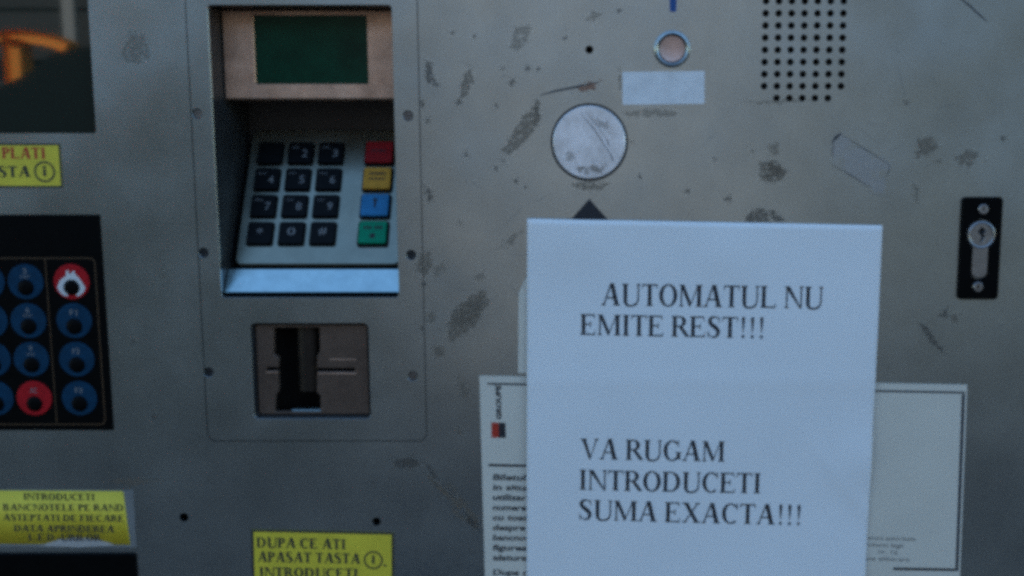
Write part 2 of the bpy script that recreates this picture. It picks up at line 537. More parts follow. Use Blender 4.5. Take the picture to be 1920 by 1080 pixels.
# hood that carries the small display
lx0 = (P(474, 30, D_HOOD).x + P(480, 157, D_HOOD).x) / 2
lx1 = (P(688, 30, D_HOOD).x + P(690, 157, D_HOOD).x) / 2
lz1, lz0 = P(580, 29, D_HOOD).z, P(580, 157, D_HOOD).z
mb = MB()
mb.plate(rr(ox0 + 0.3 * MM, hood_z0, ox1 - 0.3 * MM, oz1 - 0.3 * MM), [rr(lx0, lz0, lx1, lz1, 0.8 * MM)], D_HOOD, D_BACK - 1 * MM, ch=0.8 * MM, hch=0.4 * MM, hdepth=D_HOOD + 3 * MM)
mb.build('display_hood', M['hood'], ct)
mb = MB(); mb.prism(rr(lx0 - 1 * MM, lz0 - 1 * MM, lx1 + 1 * MM, lz1 + 1 * MM), D_HOOD + 1.5 * MM, D_HOOD + 2.8 * MM)
lcd = mb.build('small_display', M['lcd'], ct)
lcd['label'] = 'dark green unlit small display'

# sloping pin pad plate: local frame (a along x, b up the slope, h out of the plate)
D_B, D_T = 14 * MM, 62 * MM
pb = P(580, 496, D_B); ptop = P(580, 243, D_T)
e2 = (Vector((0, D_T, ptop.z)) - Vector((0, D_B, pb.z))); plen = e2.length; e2 = e2.normalized()
e1 = Vector((1, 0, 0)); en = Vector((0, -e2.z, e2.y))
pad0 = Vector((ox0 + 4.0 * MM, D_B, pb.z))
def K(px, py):
    r = ray(px, py); t = (pad0 - CAM).dot(en) / r.dot(en)
    p = CAM + r * t - pad0
    return p.dot(e1), p.dot(e2)
def padmap(v):
    """mesh built facing -y in (a, -h, b) -> world"""
    return [tuple(pad0 + e1 * x + e2 * z - en * y) for x, y, z in v]
pw = ox1 - 1.5 * MM - pad0.x
mb = MB(); mb.prism(rr(0, 0, pw, plen, 4 * MM), 0, 9 * MM, ch=0.7 * MM); mb.v = padmap(mb.v)
pad = mb.build('pin_pad_plate', M['padsteel'], ct)

# Text from Blender's own built-in face, for small sans legends
_tc = {}
def sans(txt, bold=0.0):
    key = (txt, bold)
    if key not in _tc:
        cu = bpy.data.curves.new('t', 'FONT'); cu.body = txt; cu.resolution_u = 3; cu.offset = bold
        ob = bpy.data.objects.new('t', cu); C.objects.link(ob)
        dg = bpy.context.evaluated_depsgraph_get(); dg.update()
        ev = ob.evaluated_get(dg); me = ev.to_mesh()
        v = [(p.co.x, p.co.y) for p in me.vertices]; f = []
        for q in me.polygons:
            q = list(q.vertices)
            a, b, c = [Vector(v[i]) for i in q[:3]]
            f.append(q if (b - a).cross(c - a) > 0 else list(reversed(q)))
        ev.to_mesh_clear(); bpy.data.objects.remove(ob); bpy.data.curves.remove(cu)
        _tc[key] = (v, f)
    return _tc[key]
def fit(tv, x0, z0, x1, z1):
    xs = [p[0] for p in tv]; zs = [p[1] for p in tv]
    a0, a1, b0, b1 = min(xs), max(xs), min(zs), max(zs)
    return [(x0 + (p[0] - a0) / max(1e-9, a1 - a0) * (x1 - x0), z0 + (p[1] - b0) / max(1e-9, b1 - b0) * (z1 - z0)) for p in tv]

cols_px = [[(512, 290), (568, 290), (625, 290)], [(503, 340), (561, 340), (618, 340)], [(494, 388), (553, 389), (611, 389)], [(485, 439), (543, 440), (602, 440)]]
side_px = [(716, 292), (709, 340), (704, 388), (698, 438)]
bs = [sum(K(*p)[1] for p in row) / 3 for row in cols_px]
b_lo, b_hi = bs[3], bs[0]
rows_b = [b_hi + (b_lo - b_hi) * i / 3 for i in range(4)]
cols_a = [sum(K(*cols_px[r_][c_])[0] for r_ in range(4)) / 4 for c_ in range(3)]
side_a = sum(K(*p)[0] for p in side_px) / 4
ka, kb = 16.4 * MM / 2, (rows_b[0] - rows_b[1]) * 0.86 / 2
legends = [['', '2', '3'], ['4', '5', '6'], ['7', '8', '9'], ['*', '0', '#']]
small = [['', 'ABC', 'DEF'], ['GHI', 'JKL', 'MNO'], ['PRS', 'TUV', 'WXY'], ['', '', '']]
for r_ in range(4):
    for c_ in range(3):
        a, b = cols_a[c_], rows_b[r_]
        mb = MB()
        lo = rr(a - ka, b - kb, a + ka, b + kb, 1.6 * MM, 4); up = rr(a - ka + 0.8 * MM, b - kb + 1.0 * MM, a + ka - 0.8 * MM, b + kb - 0.5 * MM, 1.4 * MM, 4)
        mb.wall(up, -2.6 * MM, lo, -1.0 * MM); mb.wall(lo, -1.0 * MM, lo, 0.5 * MM)
        mb.cap(up, -2.6 * MM)
        if legends[r_][c_]:
            tv, tf = sans(legends[r_][c_], 0.01)
            if r_ < 3:
                q = fit(tv, a + 1.2 * MM, b - 3.2 * MM, a + 4.6 * MM, b + 2.2 * MM)
            elif legends[r_][c_] == '*':
                q = fit(tv, a - 1.9 * MM, b - 0.6 * MM, a + 1.9 * MM, b + 3.2 * MM)
            else:
                q = fit(tv, a - 2.4 * MM, b - 1.6 * MM, a + 2.6 * MM, b + 3.4 * MM)
            mb.add([(x, -2.68 * MM, z) for x, z in q], tf, 1)
            if small[r_][c_]:
                tv, tf = sans(small[r_][c_])
                q = fit(tv, a - 5.4 * MM, b + 3.0 * MM, a - 0.6 * MM, b + 4.6 * MM)
                mb.add([(x, -2.68 * MM, z) for x, z in q], tf, 1)
        mb.v = padmap(mb.v)
        mb.build('key', [M['keyblack'], M['legend']], ct)
for r_, cn in enumerate(('red', 'yellow', 'blue', 'green')):
    a, b = side_a, rows_b[r_]
    wa = 9.6 * MM
    mb = MB()
    lo = rr(a - wa, b - kb * 1.06, a + wa, b + kb * 1.06, 1.6 * MM, 4)
    mb.prism(lo, -1.6 * MM, 0.5 * MM, ch=0.4 * MM)
    up = rr(a - wa + 0.9 * MM, b - kb + 0.8 * MM, a + wa - 1.1 * MM, b + kb - 0.2 * MM, 1.2 * MM, 4)
    mb.prism(up, -3.4 * MM, -1.5 * MM, 1, ch=0.5 * MM)
    yk = -3.46 * MM
    if cn == 'red':
        for k in range(6):
            mb.cap(rr(a - 5 * MM + k * 1.6 * MM, b + 0.2 * MM, a - 4 * MM + k * 1.6 * MM, b + 1.8 * MM), yk, 2)
    elif cn == 'yellow':
        for j in range(2):
            for k in range(7):
                mb.cap(rr(a - 5 * MM + k * 1.5 * MM, b + (2.2 - 3.4 * j) * MM, a - 4.1 * MM + k * 1.5 * MM, b + (4.4 - 3.4 * j - (0.6 if j else 0)) * MM), yk, 2)
    elif cn == 'blue':
        mb.cap([(a - 0.6 * MM, b - 1.5 * MM), (a + 0.6 * MM, b - 1.5 * MM), (a + 0.7 * MM, b + 1.6 * MM), (a + 1.5 * MM, b + 4.4 * MM), (a - 1.5 * MM, b + 4.4 * MM), (a - 0.7 * MM, b + 1.6 * MM)], yk, 2)
    else:
        for k in (0, 1, 2, 4, 5, 6):
            mb.cap(rr(a - 5.6 * MM + k * 1.7 * MM, b + 2.0 * MM, a - 4.4 * MM + k * 1.7 * MM, b + 4.2 * MM), yk, 2)
        mb.cap(circ(a, b - 2.4 * MM, 1.7 * MM, 14), yk, 2)
    mb.v = padmap(mb.v)
    ko = mb.build('key', [M['keyblack'], M[cn], M['ink']], ct)
    ko['label'] = cn + ' function key on a black base'

# bright lip under the pin pad, with the dark gap above it and the dark edge below
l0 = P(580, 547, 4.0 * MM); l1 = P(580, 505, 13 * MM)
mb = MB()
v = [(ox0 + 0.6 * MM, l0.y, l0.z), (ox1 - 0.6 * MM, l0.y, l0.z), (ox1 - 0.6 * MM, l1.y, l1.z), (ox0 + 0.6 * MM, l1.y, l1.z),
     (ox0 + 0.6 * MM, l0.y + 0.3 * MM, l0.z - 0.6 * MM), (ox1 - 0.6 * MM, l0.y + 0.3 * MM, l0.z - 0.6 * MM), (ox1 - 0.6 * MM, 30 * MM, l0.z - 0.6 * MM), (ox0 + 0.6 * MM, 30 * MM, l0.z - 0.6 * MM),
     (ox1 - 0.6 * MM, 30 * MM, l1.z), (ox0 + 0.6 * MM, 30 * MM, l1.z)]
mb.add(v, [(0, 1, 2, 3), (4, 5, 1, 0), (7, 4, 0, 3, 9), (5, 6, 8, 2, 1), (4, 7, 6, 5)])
mb.add([v[3], v[2], v[8], v[9]], [(0, 1, 2, 3)], 1)  # top face coloured black to stand for the gap's shade
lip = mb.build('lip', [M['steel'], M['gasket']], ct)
lip['label'] = 'sky-tinted polished metal lip below the pin pad'

# card slot: gasket, brown plate with a finger notch, slit and curved channel behind
mb = MB()
so = ccw(slot_open)
mb.plate(offset(so, 1 * MM), [offset(so, -1.2 * MM)], 3.2 * MM, 9 * MM)
gk = mb.build('card_slot', M['gasket'], ct)
DP = 4.2 * MM
def S(a, b): return Q(a, b, DP)
notch = [S(513, 614), S(599, 614), S(600, 660), S(595, 668), S(594, 736), S(601, 742), S(601, 772), S(515, 772), S(516, 742), S(522, 734), S(522, 672), S(513, 664)]
slit_l = rr(*S(500, 695), *S(522.2, 688)); slit_r = rr(*S(593.8, 697), *S(665, 690))
notch2 = notch[:4] + [S(594, 690), S(665, 690.5), S(665, 697), S(594, 696.5)] + notch[4:10] + [S(522, 695), S(500, 695), S(500, 688.5), S(522, 688.5)] + notch[10:]
mb = MB()
mb.plate(offset(so, -2.0 * MM), [notch2], DP, 6 * MM, hch=0.3 * MM, hdepth=9 * MM)
# shallow raised field at the right of the plate
mb.build('slot_plate', M['slotplate'], gk)
mb = MB()
cx0, cx1 = S(505, 700)[0], S(612, 700)[0]
zc0, zc1 = S(560, 780)[1], S(560, 606)[1]
n = 14
v, f = [], []
for i in range(n + 1):
    a = math.pi * i / n
    x = (cx0 + cx1) / 2 - (cx1 - cx0) / 2 * math.cos(a); y = 8 * MM + 15 * MM * math.sin(a)
    v += [(x, y, zc0), (x, y, zc1)]
for i in range(n):
    f.append((2 * i, 2 * i + 2, 2 * i + 3, 2 * i + 1))
mb.add(v, f)
mb.build('finger_channel', M['channel'], gk, smooth=True)
mb = MB()
bx0, bx1, bzl, bzh = Q(556, 700, 9 * MM)[0], Q(598, 700, 9 * MM)[0], S(560, 738)[1], S(560, 612)[1]
v, f = [], []
for i in range(9):
    a = math.pi * i / 8
    x = (bx0 + bx1) / 2 - (bx1 - bx0) / 2 * math.cos(a); y = 13 * MM - 4 * MM * math.sin(a)
    v += [(x, y, bzl), (x, y, bzh)]
for i in range(8):
    f.append((2 * i, 2 * i + 2, 2 * i + 3, 2 * i + 1))
mb.add(v, f); mb.build('guide_bar', M['guide'], gk, smooth=True)
for a, b in ((S(597, 701.5), S(668, 699)), (S(499, 699.5), S(520, 697)), (S(618, 675), S(668, 673))):
    mb = MB(); mb.prism(rr(*a, *b), DP - 0.25 * MM, DP + 1 * MM, ch=0.15 * MM)
    mb.build('slit_lip', M['hood'], gk)
bz = S(560, 772)[1]
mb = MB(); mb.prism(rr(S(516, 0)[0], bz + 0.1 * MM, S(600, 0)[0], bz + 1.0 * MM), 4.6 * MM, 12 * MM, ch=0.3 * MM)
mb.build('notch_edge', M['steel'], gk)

# ------------------------------------------------------------------ black selection keypad with round buttons
mb = MB(); mb.prism(kp, -0.6 * MM, 3 * MM, ch=0.4 * MM)
kpo = mb.build('selection_keypad', M['black'], tm)
kpo['label'] = 'black keypad panel with blue and red round buttons'
KY = -0.6 * MM
def line(mbx, a, b, wd, y, m=0):
    a, b = Vector(a), Vector(b); t = (b - a).normalized() * wd / 2; nn = Vector((-t.y, t.x))
    mbx.cap([tuple(a - nn), tuple(b - nn), tuple(b + nn), tuple(a + nn)], y, m)
fx1, fz1, fz0 = (Q(179, 484)[0] + Q(199, 795)[0]) / 2, Q(100, 483)[1], Q(100, 796)[1]
o_ = ccw(rr(kp[0][0] - 0.14, fz0, fx1, fz1, 3 * MM))
mb = MB(); mb.plate(o_, [offset(o_, -0.55 * MM)], KY - 0.06 * MM, KY, hdepth=KY)
mx = (Q(86, 484)[0] + Q(107, 795)[0]) / 2
mb.cap(rr(mx - 0.25 * MM, fz0 + 0.6 * MM, mx + 0.25 * MM, fz1 - 0.6 * MM), KY - 0.06 * MM)
mb.build('outline_print', M['trim'], kpo)
bcol = [(-23, -16, -12, -8), (50, 56, 60, 64), (137, 141, 145, 148)]
brow = (528, 601, 673, 746)
bz_ = [Q(60, y)[1] for y in brow]
bx_ = [sum(Q(bcol[c_][r_], brow[r_])[0] for r_ in range(4)) / 4 for c_ in range(3)]
btxt = [[('2', 'ABC'), ('3', 'DEF'), None], [('5', 'JKL'), ('6', 'MNO'), ('F1', '')], [('8', 'TUV'), ('9', 'WXY'), ('F2', '')], [('0', ''), ('AC', ''), ('F3', '')]]
for r_ in range(4):
    for c_ in range(3):
        x, z = bx_[c_], bz_[r_]
        rd = 10.6 * MM
        redone = (c_, r_) in ((2, 0), (1, 3))
        mb = MB()
        mb.prism(circ(x, z, rd, 36), KY - 0.5 * MM, KY, 0, ch=0.25 * MM)
        dc = (x, z - 3.4 * MM)
        if (c_, r_) == (2, 0):
            wz = [(-8.6, -3.2), (-6.5, 1.2), (-3.0, 3.4), (-2.6, 6.6), (-1.4, 7.2), (-0.9, 4.6), (0.4, 5.2), (1.6, 6.8), (2.4, 6.4), (2.6, 4.6), (5.2, 1.8), (8.2, -3.4), (7.2, -6.0), (4.6, -8.2), (2.0, -9.0), (-2.2, -9.2), (-5.4, -8.0), (-7.6, -5.8)]
            mb.cap([(x + p * MM, z + q_ * MM) for p, q_ in wz], KY - 0.56 * MM, 2)
            mb.cap([(x + p * MM, z + q_ * MM) for p, q_ in ((-3.4, -9.8), (3.4, -9.8), (2.2, -7.4), (-2.2, -7.4))], KY - 0.60 * MM, 0)
        mb.dome(*dc, 4.9 * MM, KY - 0.5 * MM, 1.5 * MM, 1)
        if btxt[r_][c_]:
            t1, t2 = btxt[r_][c_]
            tv, tf = sans(t1, 0.01); wd = 1.1 * MM * len(t1)
            q = fit(tv, x - wd, z + 4.9 * MM - (0 if t2 else 1.6 * MM), x + wd, z + 8.2 * MM - (0 if t2 else 1.6 * MM))
            mb.add([(p[0], KY - 0.57 * MM, p[1]) for p in q], tf, 3)
            if t2:
                tv, tf = sans(t2)
                q = fit(tv, x - 2.7 * MM, z + 2.2 * MM, x + 2.7 * MM, z + 4.0 * MM)
                mb.add([(p[0], KY - 0.57 * MM, p[1]) for p in q], tf, 3)
        bo = mb.build('button', [M['btnred'] if redone else M['btnblue'], M['black'], M['btnwhite'], M['legend']], kpo)
        if redone:
            bo['label'] = 'red and white round button' if (c_, r_) == (2, 0) else 'red round button'

# ------------------------------------------------------------------ banknote slot bezel at the lower left
mb = MB()
mb.plate(bank, [rr(Q(-360, 0)[0], Q(0, 1200)[1], Q(150, 1100)[0], Q(0, 1180)[1], 1 * MM)], -2.0 * MM, 5 * MM, ch=0.9 * MM, hdepth=20 * MM)
bk = mb.build('banknote_bezel', M['black'], tm)

# ------------------------------------------------------------------ lock at the right
mb = MB()
lx = (lock_x0 + lock_x1) / 2
prof_c = (lx + 0.2 * MM, lock_c[1])
def keyhole_profile(r, hw_, dz):
    a0 = math.asin(hw_ / r)
    pts = [(prof_c[0] + r * math.sin(t), prof_c[1] - r * math.cos(t)) for t in [a0 + (2 * math.pi - 2 * a0) * k / 28 for k in range(29)]]
    zb = prof_c[1] - dz
    pts += [(prof_c[0] - hw_ * math.cos(t), zb - hw_ * 0.8 * math.sin(t)) for t in [math.pi * k / 8 for k in range(9)]]
    return pts
zs_ = prof_c[1] - Q(1838, 510)[1]
outp = ccw(keyhole_profile(9.1 * MM, 5.3 * MM, zs_))
mb.plate(rr(lock_x0, lock_z0, lock_x1, lock_z1, 2.6 * MM), [outp], -2.2 * MM, -0.02 * MM, ch=0.7 * MM, hch=0.3 * MM, hdepth=-0.1 * MM)
lock = mb.build('lock_plate', M['black'], tm)
mb = MB()
inp = ccw(keyhole_profile(8.6 * MM, 4.9 * MM, zs_ - 0.2 * MM))
kh = [(prof_c[0] + a * MM, prof_c[1] + b * MM) for a, b in ((-2.4, 1.6), (0.2, 5.0), (2.9, 2.0), (1.2, 1.2), (2.0, -1.2), (0.2, -4.6), (-0.8, -4.4), (0.4, -1.4), (-0.9, 0.6))]
mb.plate(inp, [ccw(kh)], -1.5 * MM, -0.05 * MM, ch=0.5 * MM, hch=0.15 * MM, hdepth=-0.12 * MM)
cyl = mb.build('lock_cylinder', M['chrome'], lock)
mb = MB(); mb.cap(circ(*prof_c, 6.5 * MM, 24), -0.3 * MM); mb.build('keyhole', M['void'], lock)
mb = MB()
lathe(mb, prof_c, [(8.0 * MM, -1.4 * MM), (8.0 * MM, -2.0 * MM), (7.4 * MM, -2.3 * MM), (6.8 * MM, -2.0 * MM), (6.6 * MM, -1.4 * MM)])
mb.build('cylinder_ring', M['chrome'], lock, smooth=True)
for a, b in ((1840, 392), (1834, 537)):
    c = (lx + (0.4 if b < 450 else -0.4) * MM, Q(a, b)[1]); mb = MB()
    mb.plate(circ(*c, 3.0 * MM, 18), [rr(c[0] - 0.35 * MM, c[1] - 1.6 * MM, c[0] + 0.35 * MM, c[1] + 1.6 * MM)], -2.9 * MM, -2.1 * MM, ch=0.4 * MM, hdepth=-2.3 * MM)
    mb.build('screw', M['chrome'], lock)

# ------------------------------------------------------------------ print on the panel: arrow and blue stripe
mb = MB(); mb.prism([Q(1105, 373), Q(1068, 414), Q(1068, 440), Q(1142, 440), Q(1142, 414)], -0.08 * MM, 0)
mb.build('arrow_print', M['ink'], tm)
mb = MB(); mb.prism([Q(1256, 22), Q(1268, 22), Q(1270, -60), Q(1254, -60)], -0.08 * MM, 0)
mb.build('blue_mark', M['blueink'], tm)

# ------------------------------------------------------------------ serif capitals, drawn stroke by stroke
def glyphs(bold):
    W = 0.265 if bold else 0.20      # thick stem
    H = 0.11 if bold else 0.074      # hair line
    SF, SO = 0.042, 0.075             # serif height and reach
    def rc(x0, y0, x1, y1): return [(x0, y0), (x1, y0), (x1, y1), (x0, y1)]
    def serif(x, y, w, up):           # bracketed slab at the foot (up=1) or head (up=-1) of a stem x..x+w
        b = 0.035
        return [(x - SO, y), (x + w + SO, y), (x + w + SO, y + up * SF), (x + w, y + up * (SF + b)), (x, y + up * (SF + b)), (x - SO, y + up * SF)]
    def stem(x, w=None, top=True, bot=True, y0=0.0, y1=1.0):
        w = W if w is None else w
        o = [rc(x, y0, x + w, y1)]
        if bot: o.append(serif(x, y0, w, 1))
        if top: o.append(serif(x, y1, w, -1))
        return o
    def diag(x0, y0, x1, y1, w): return [[(x0, y0), (x0 + w, y0), (x1 + w, y1), (x1, y1)]]
    def bowl(cx, cy, rx, ry, a0, a1, tk=None, th=None, n=18):
        tk = W * 1.05 if tk is None else tk; th = H if th is None else th
        o = []
        for i in range(n):
            p = []
            for a in (a0 + (a1 - a0) * i / n, a0 + (a1 - a0) * (i + 1) / n):
                a = R(a)
                p.append(((cx + rx * math.cos(a), cy + ry * math.sin(a)), (cx + (rx - tk) * math.cos(a), cy + (ry - th) * math.sin(a))))
            o.append([p[0][0], p[1][0], p[1][1], p[0][1]])
        return o
    def strip(pts, n=5):
        """smooth stroke through (x, y, width)"""
        q = [pts[0]] + pts + [pts[-1]]
        c = []
        for i in range(1, len(q) - 2):
            for k in range(n):
                t = k / n
                c.append([0.5 * (2 * q[i][j] + (q[i + 1][j] - q[i - 1][j]) * t + (2 * q[i - 1][j] - 5 * q[i][j] + 4 * q[i + 1][j] - q[i + 2][j]) * t * t + (3 * q[i][j] - q[i - 1][j] - 3 * q[i + 1][j] + q[i + 2][j]) * t ** 3) for j in range(3)])
        c.append(list(pts[-1]))
        e = []
        for i, p in enumerate(c):
            a = Vector(c[max(0, i - 1)][:2]); b = Vector(c[min(len(c) - 1, i + 1)][:2]); t = (b - a).normalized()
            nn = Vector((-t.y, t.x)) * p[2] / 2
            e.append(((p[0] + nn.x, p[1] + nn.y), (p[0] - nn.x, p[1] - nn.y)))
        return [[e[i][0], e[i + 1][0], e[i + 1][1], e[i][1]] for i in range(len(e) - 1)]
    def beak(x, y, up, right=1):      # vertical beak at the end of a horizontal arm
        return [[(x, y), (x - right * 0.05, y), (x - right * 0.10, y + up * H), (x - right * 0.045, y + up * 0.10), (x - right * 0.02, y + up * 0.22), (x + right * 0.012, y + up * 0.22)]]
    def dot(cx, cy, r): return [[(cx + r * math.cos(R(30 * k)), cy + r * math.sin(R(30 * k))) for k in range(12)]]
    G = {}
    hd = H * 1.1
    G['A'] = (1.09, diag(0.11, 0, 0.50, 1.0, hd) + diag(0.78 - (W - .15) / 2, 0, 0.47, 1.02, W * 1.12) + [rc(0.24, 0.31, 0.80, 0.31 + H)] + [serif(0.09, 0, hd + .02, 1), serif(0.77 - (W - .15) / 2, 0, W * 1.15, 1)])
    G['B'] = (1.0, stem(0.10) + [rc(.1, 1 - H, .52, 1), rc(.1, .51, .55, .51 + H), rc(.1, 0, .55, H)] + bowl(.50, .765, .32, .237, -90, 90) + bowl(.53, .28, .37, .282, -90, 90))
    G['C'] = (1.0, bowl(.54, .5, .49, .52, 48, 312) + [[(.86, .68), (.895, .68), (.90, 1.02), (.87, 1.02), (.85, .92), (.80, .86)]])
    G['D'] = (1.09, stem(0.10) + [rc(.1, 1 - H, .5, 1), rc(.1, 0, .5, H)] + bowl(.48, .5, .53, .5, -90, 90))
    G['E'] = (0.92, stem(0.10) + [rc(.1, 1 - H, .80, 1), rc(.1, 0, .82, H), rc(.2, .48, .60, .48 + H), [(.57, .36), (.61, .36), (.61, .66), (.57, .66), (.55, .54), (.55, .48)]] + beak(.80, 1, -1) + beak(.845, 0, 1))
    G['F'] = (0.84, stem(0.10) + [rc(.1, 1 - H, .78, 1), rc(.2, .48, .58, .48 + H), [(.55, .36), (.59, .36), (.59, .66), (.55, .66), (.53, .54), (.53, .48)]] + beak(.78, 1, -1))
    G['G'] = (1.09, bowl(.54, .5, .49, .52, 48, 318) + [[(.86, .68), (.895, .68), (.90, 1.02), (.87, 1.02), (.85, .92), (.80, .86)], rc(.80, .08, .80 + W, .44), [(.70, .40), (1.06, .40), (1.06, .44), (.70, .44)]])
    G['I'] = (0.50, stem(0.175 - (W - .15) / 2))
    G['L'] = (0.92, stem(0.10) + [rc(.1, 0, .82, H)] + beak(.845, 0, 1))
    G['M'] = (1.34, stem(0.11, hd, True, True) + diag(.50 + .06, 0, .09, 1, W) + diag(.60, 0, 1.03, 1, hd) + stem(1.06 - (W - .15) / 2, W))
    G['M'] = (1.34, stem(0.13, hd) + [[(.10, 1), (.10 + W * 1.05, 1), (.70, .17), (.63, 0.0), (.60, 0.0)], [(.60, 0), (.66, 0), (1.10, 1), (1.04, 1)]] + stem(1.05 - (W - .15) / 2, W))
    G['N'] = (1.09, stem(0.13, hd, True, True) + [[(.06, 1), (.10 + W * 1.1, 1), (.955, .02), (.955, -.02), (.90, -.02)]] + stem(.91, hd, True, False))
    G['O'] = (1.09, bowl(.545, .5, .49, .52, 0, 360, n=36))
    G['P'] = (0.84, stem(0.10) + [rc(.1, 1 - H, .48, 1), rc(.1, .45, .48, .45 + H)] + bowl(.46, .725, .35, .275, -90, 90))
    G['R'] = (1.0, stem(0.10) + [rc(.1, 1 - H, .50, 1), rc(.1, .47, .48, .47 + H)] + bowl(.48, .735, .34, .265, -90, 90) + [[(.40, .49), (.40 + W * 1.1, .49), (1.00, SF), (1.02, 0), (.80, 0)]])
    G['S'] = (0.84, strip([(.70, .80, .035), (.62, .94, .05), (.44, .985, H * 1.1), (.25, .92, W * .75), (.19, .77, W * .95), (.30, .61, W * 1.0), (.52, .47, W * 1.05), (.65, .30, W * .98), (.60, .11, W * .75), (.42, .015, H * 1.1), (.22, .07, .05), (.12, .22, .035)]) + [[(.69, .70), (.725, .70), (.705, 1.02), (.675, 1.02), (.66, .9)], [(.10, .32), (.075, .32), (.09, -.02), (.12, -.02), (.14, .12)]])
    G['T'] = (0.92, stem(0.385 - (W - .15) / 2, top=False) + [rc(.05, 1 - H, .87, 1)] + beak(.875, 1, -1) + beak(.045, 1, -1, -1))
    G['U'] = (1.09, stem(0.13, bot=False, y0=.30) + stem(.90, hd, bot=False, y0=.30) + bowl(.545, .33, .415, .35, 180, 360, tk=W * .75, th=H * 1.4))
    G['U'] = (1.09, stem(0.13, bot=False, y0=.32) + stem(.89, hd, bot=False, y0=.32) + strip([(.13 + W / 2, .34, W), (.14 + W / 2, .19, W * .95), (.33, .035, W * .62), (.55, -.005, H * 1.2), (.76, .05, H * 1.4), (.885, .17, H * 1.2), (.89 + hd / 2, .34, hd)]))
    G['V'] = (1.09, [[(.10, 1), (.10 + W * 1.12, 1), (.62, .10), (.57, -.02), (.53, -.02)], [(.54, -.02), (.59, -.02), (.97, 1), (.90, 1)], serif(.10, 1, W * 1.1, -1), serif(.88, 1, hd + .02, -1)])
    G['X'] = (1.09, diag(.78 - (W - .15) / 2, 0, .12, 1, W * 1.15) + diag(.15, 0, .86, 1, hd * 1.1) + [serif(.77 - (W - .15) / 2, 0, W * 1.15, 1), serif(.12, 1, W * 1.15, -1), serif(.13, 0, hd + .02, 1), serif(.85, 1, hd + .02, -1)])
    G['!'] = (0.50, [[(.24, .26), (.28, .26), (.345, .90), (.335, .98), (.30, 1.02), (.22, 1.02), (.185, .98), (.175, .90)]] + dot(.26, .07, .085))
    G['.'] = (0.38, dot(.19, .08, .085))
    G['-'] = (0.50, [rc(.06, .29, .44, .29 + H * 1.8)])
    G[' '] = (0.36, [])
    return G
_gl = {}
def glyph(ch, bold):
    k = (ch, bold)
    if k not in _gl:
        if ('set', bold) not in _gl:
            _gl[('set', bold)] = glyphs(bold)
        adv, pol = _gl[('set', bold)][ch]
        v, f = cdt([ccw(p) for p in pol], lambda o: bool(o)) if pol else ([], [])
        _gl[k] = (adv, v, f)
    return _gl[k]
def serif_text(txt, bold=False):
    x, V, Fc = 0.0, [], []
    for ch in txt:
        adv, v, f = glyph(ch, bold)
        o = len(V)
        V += [(p[0] + x, p[1]) for p in v]
        Fc += [[i + o for i in q] for q in f]
        x += adv
    return V, Fc

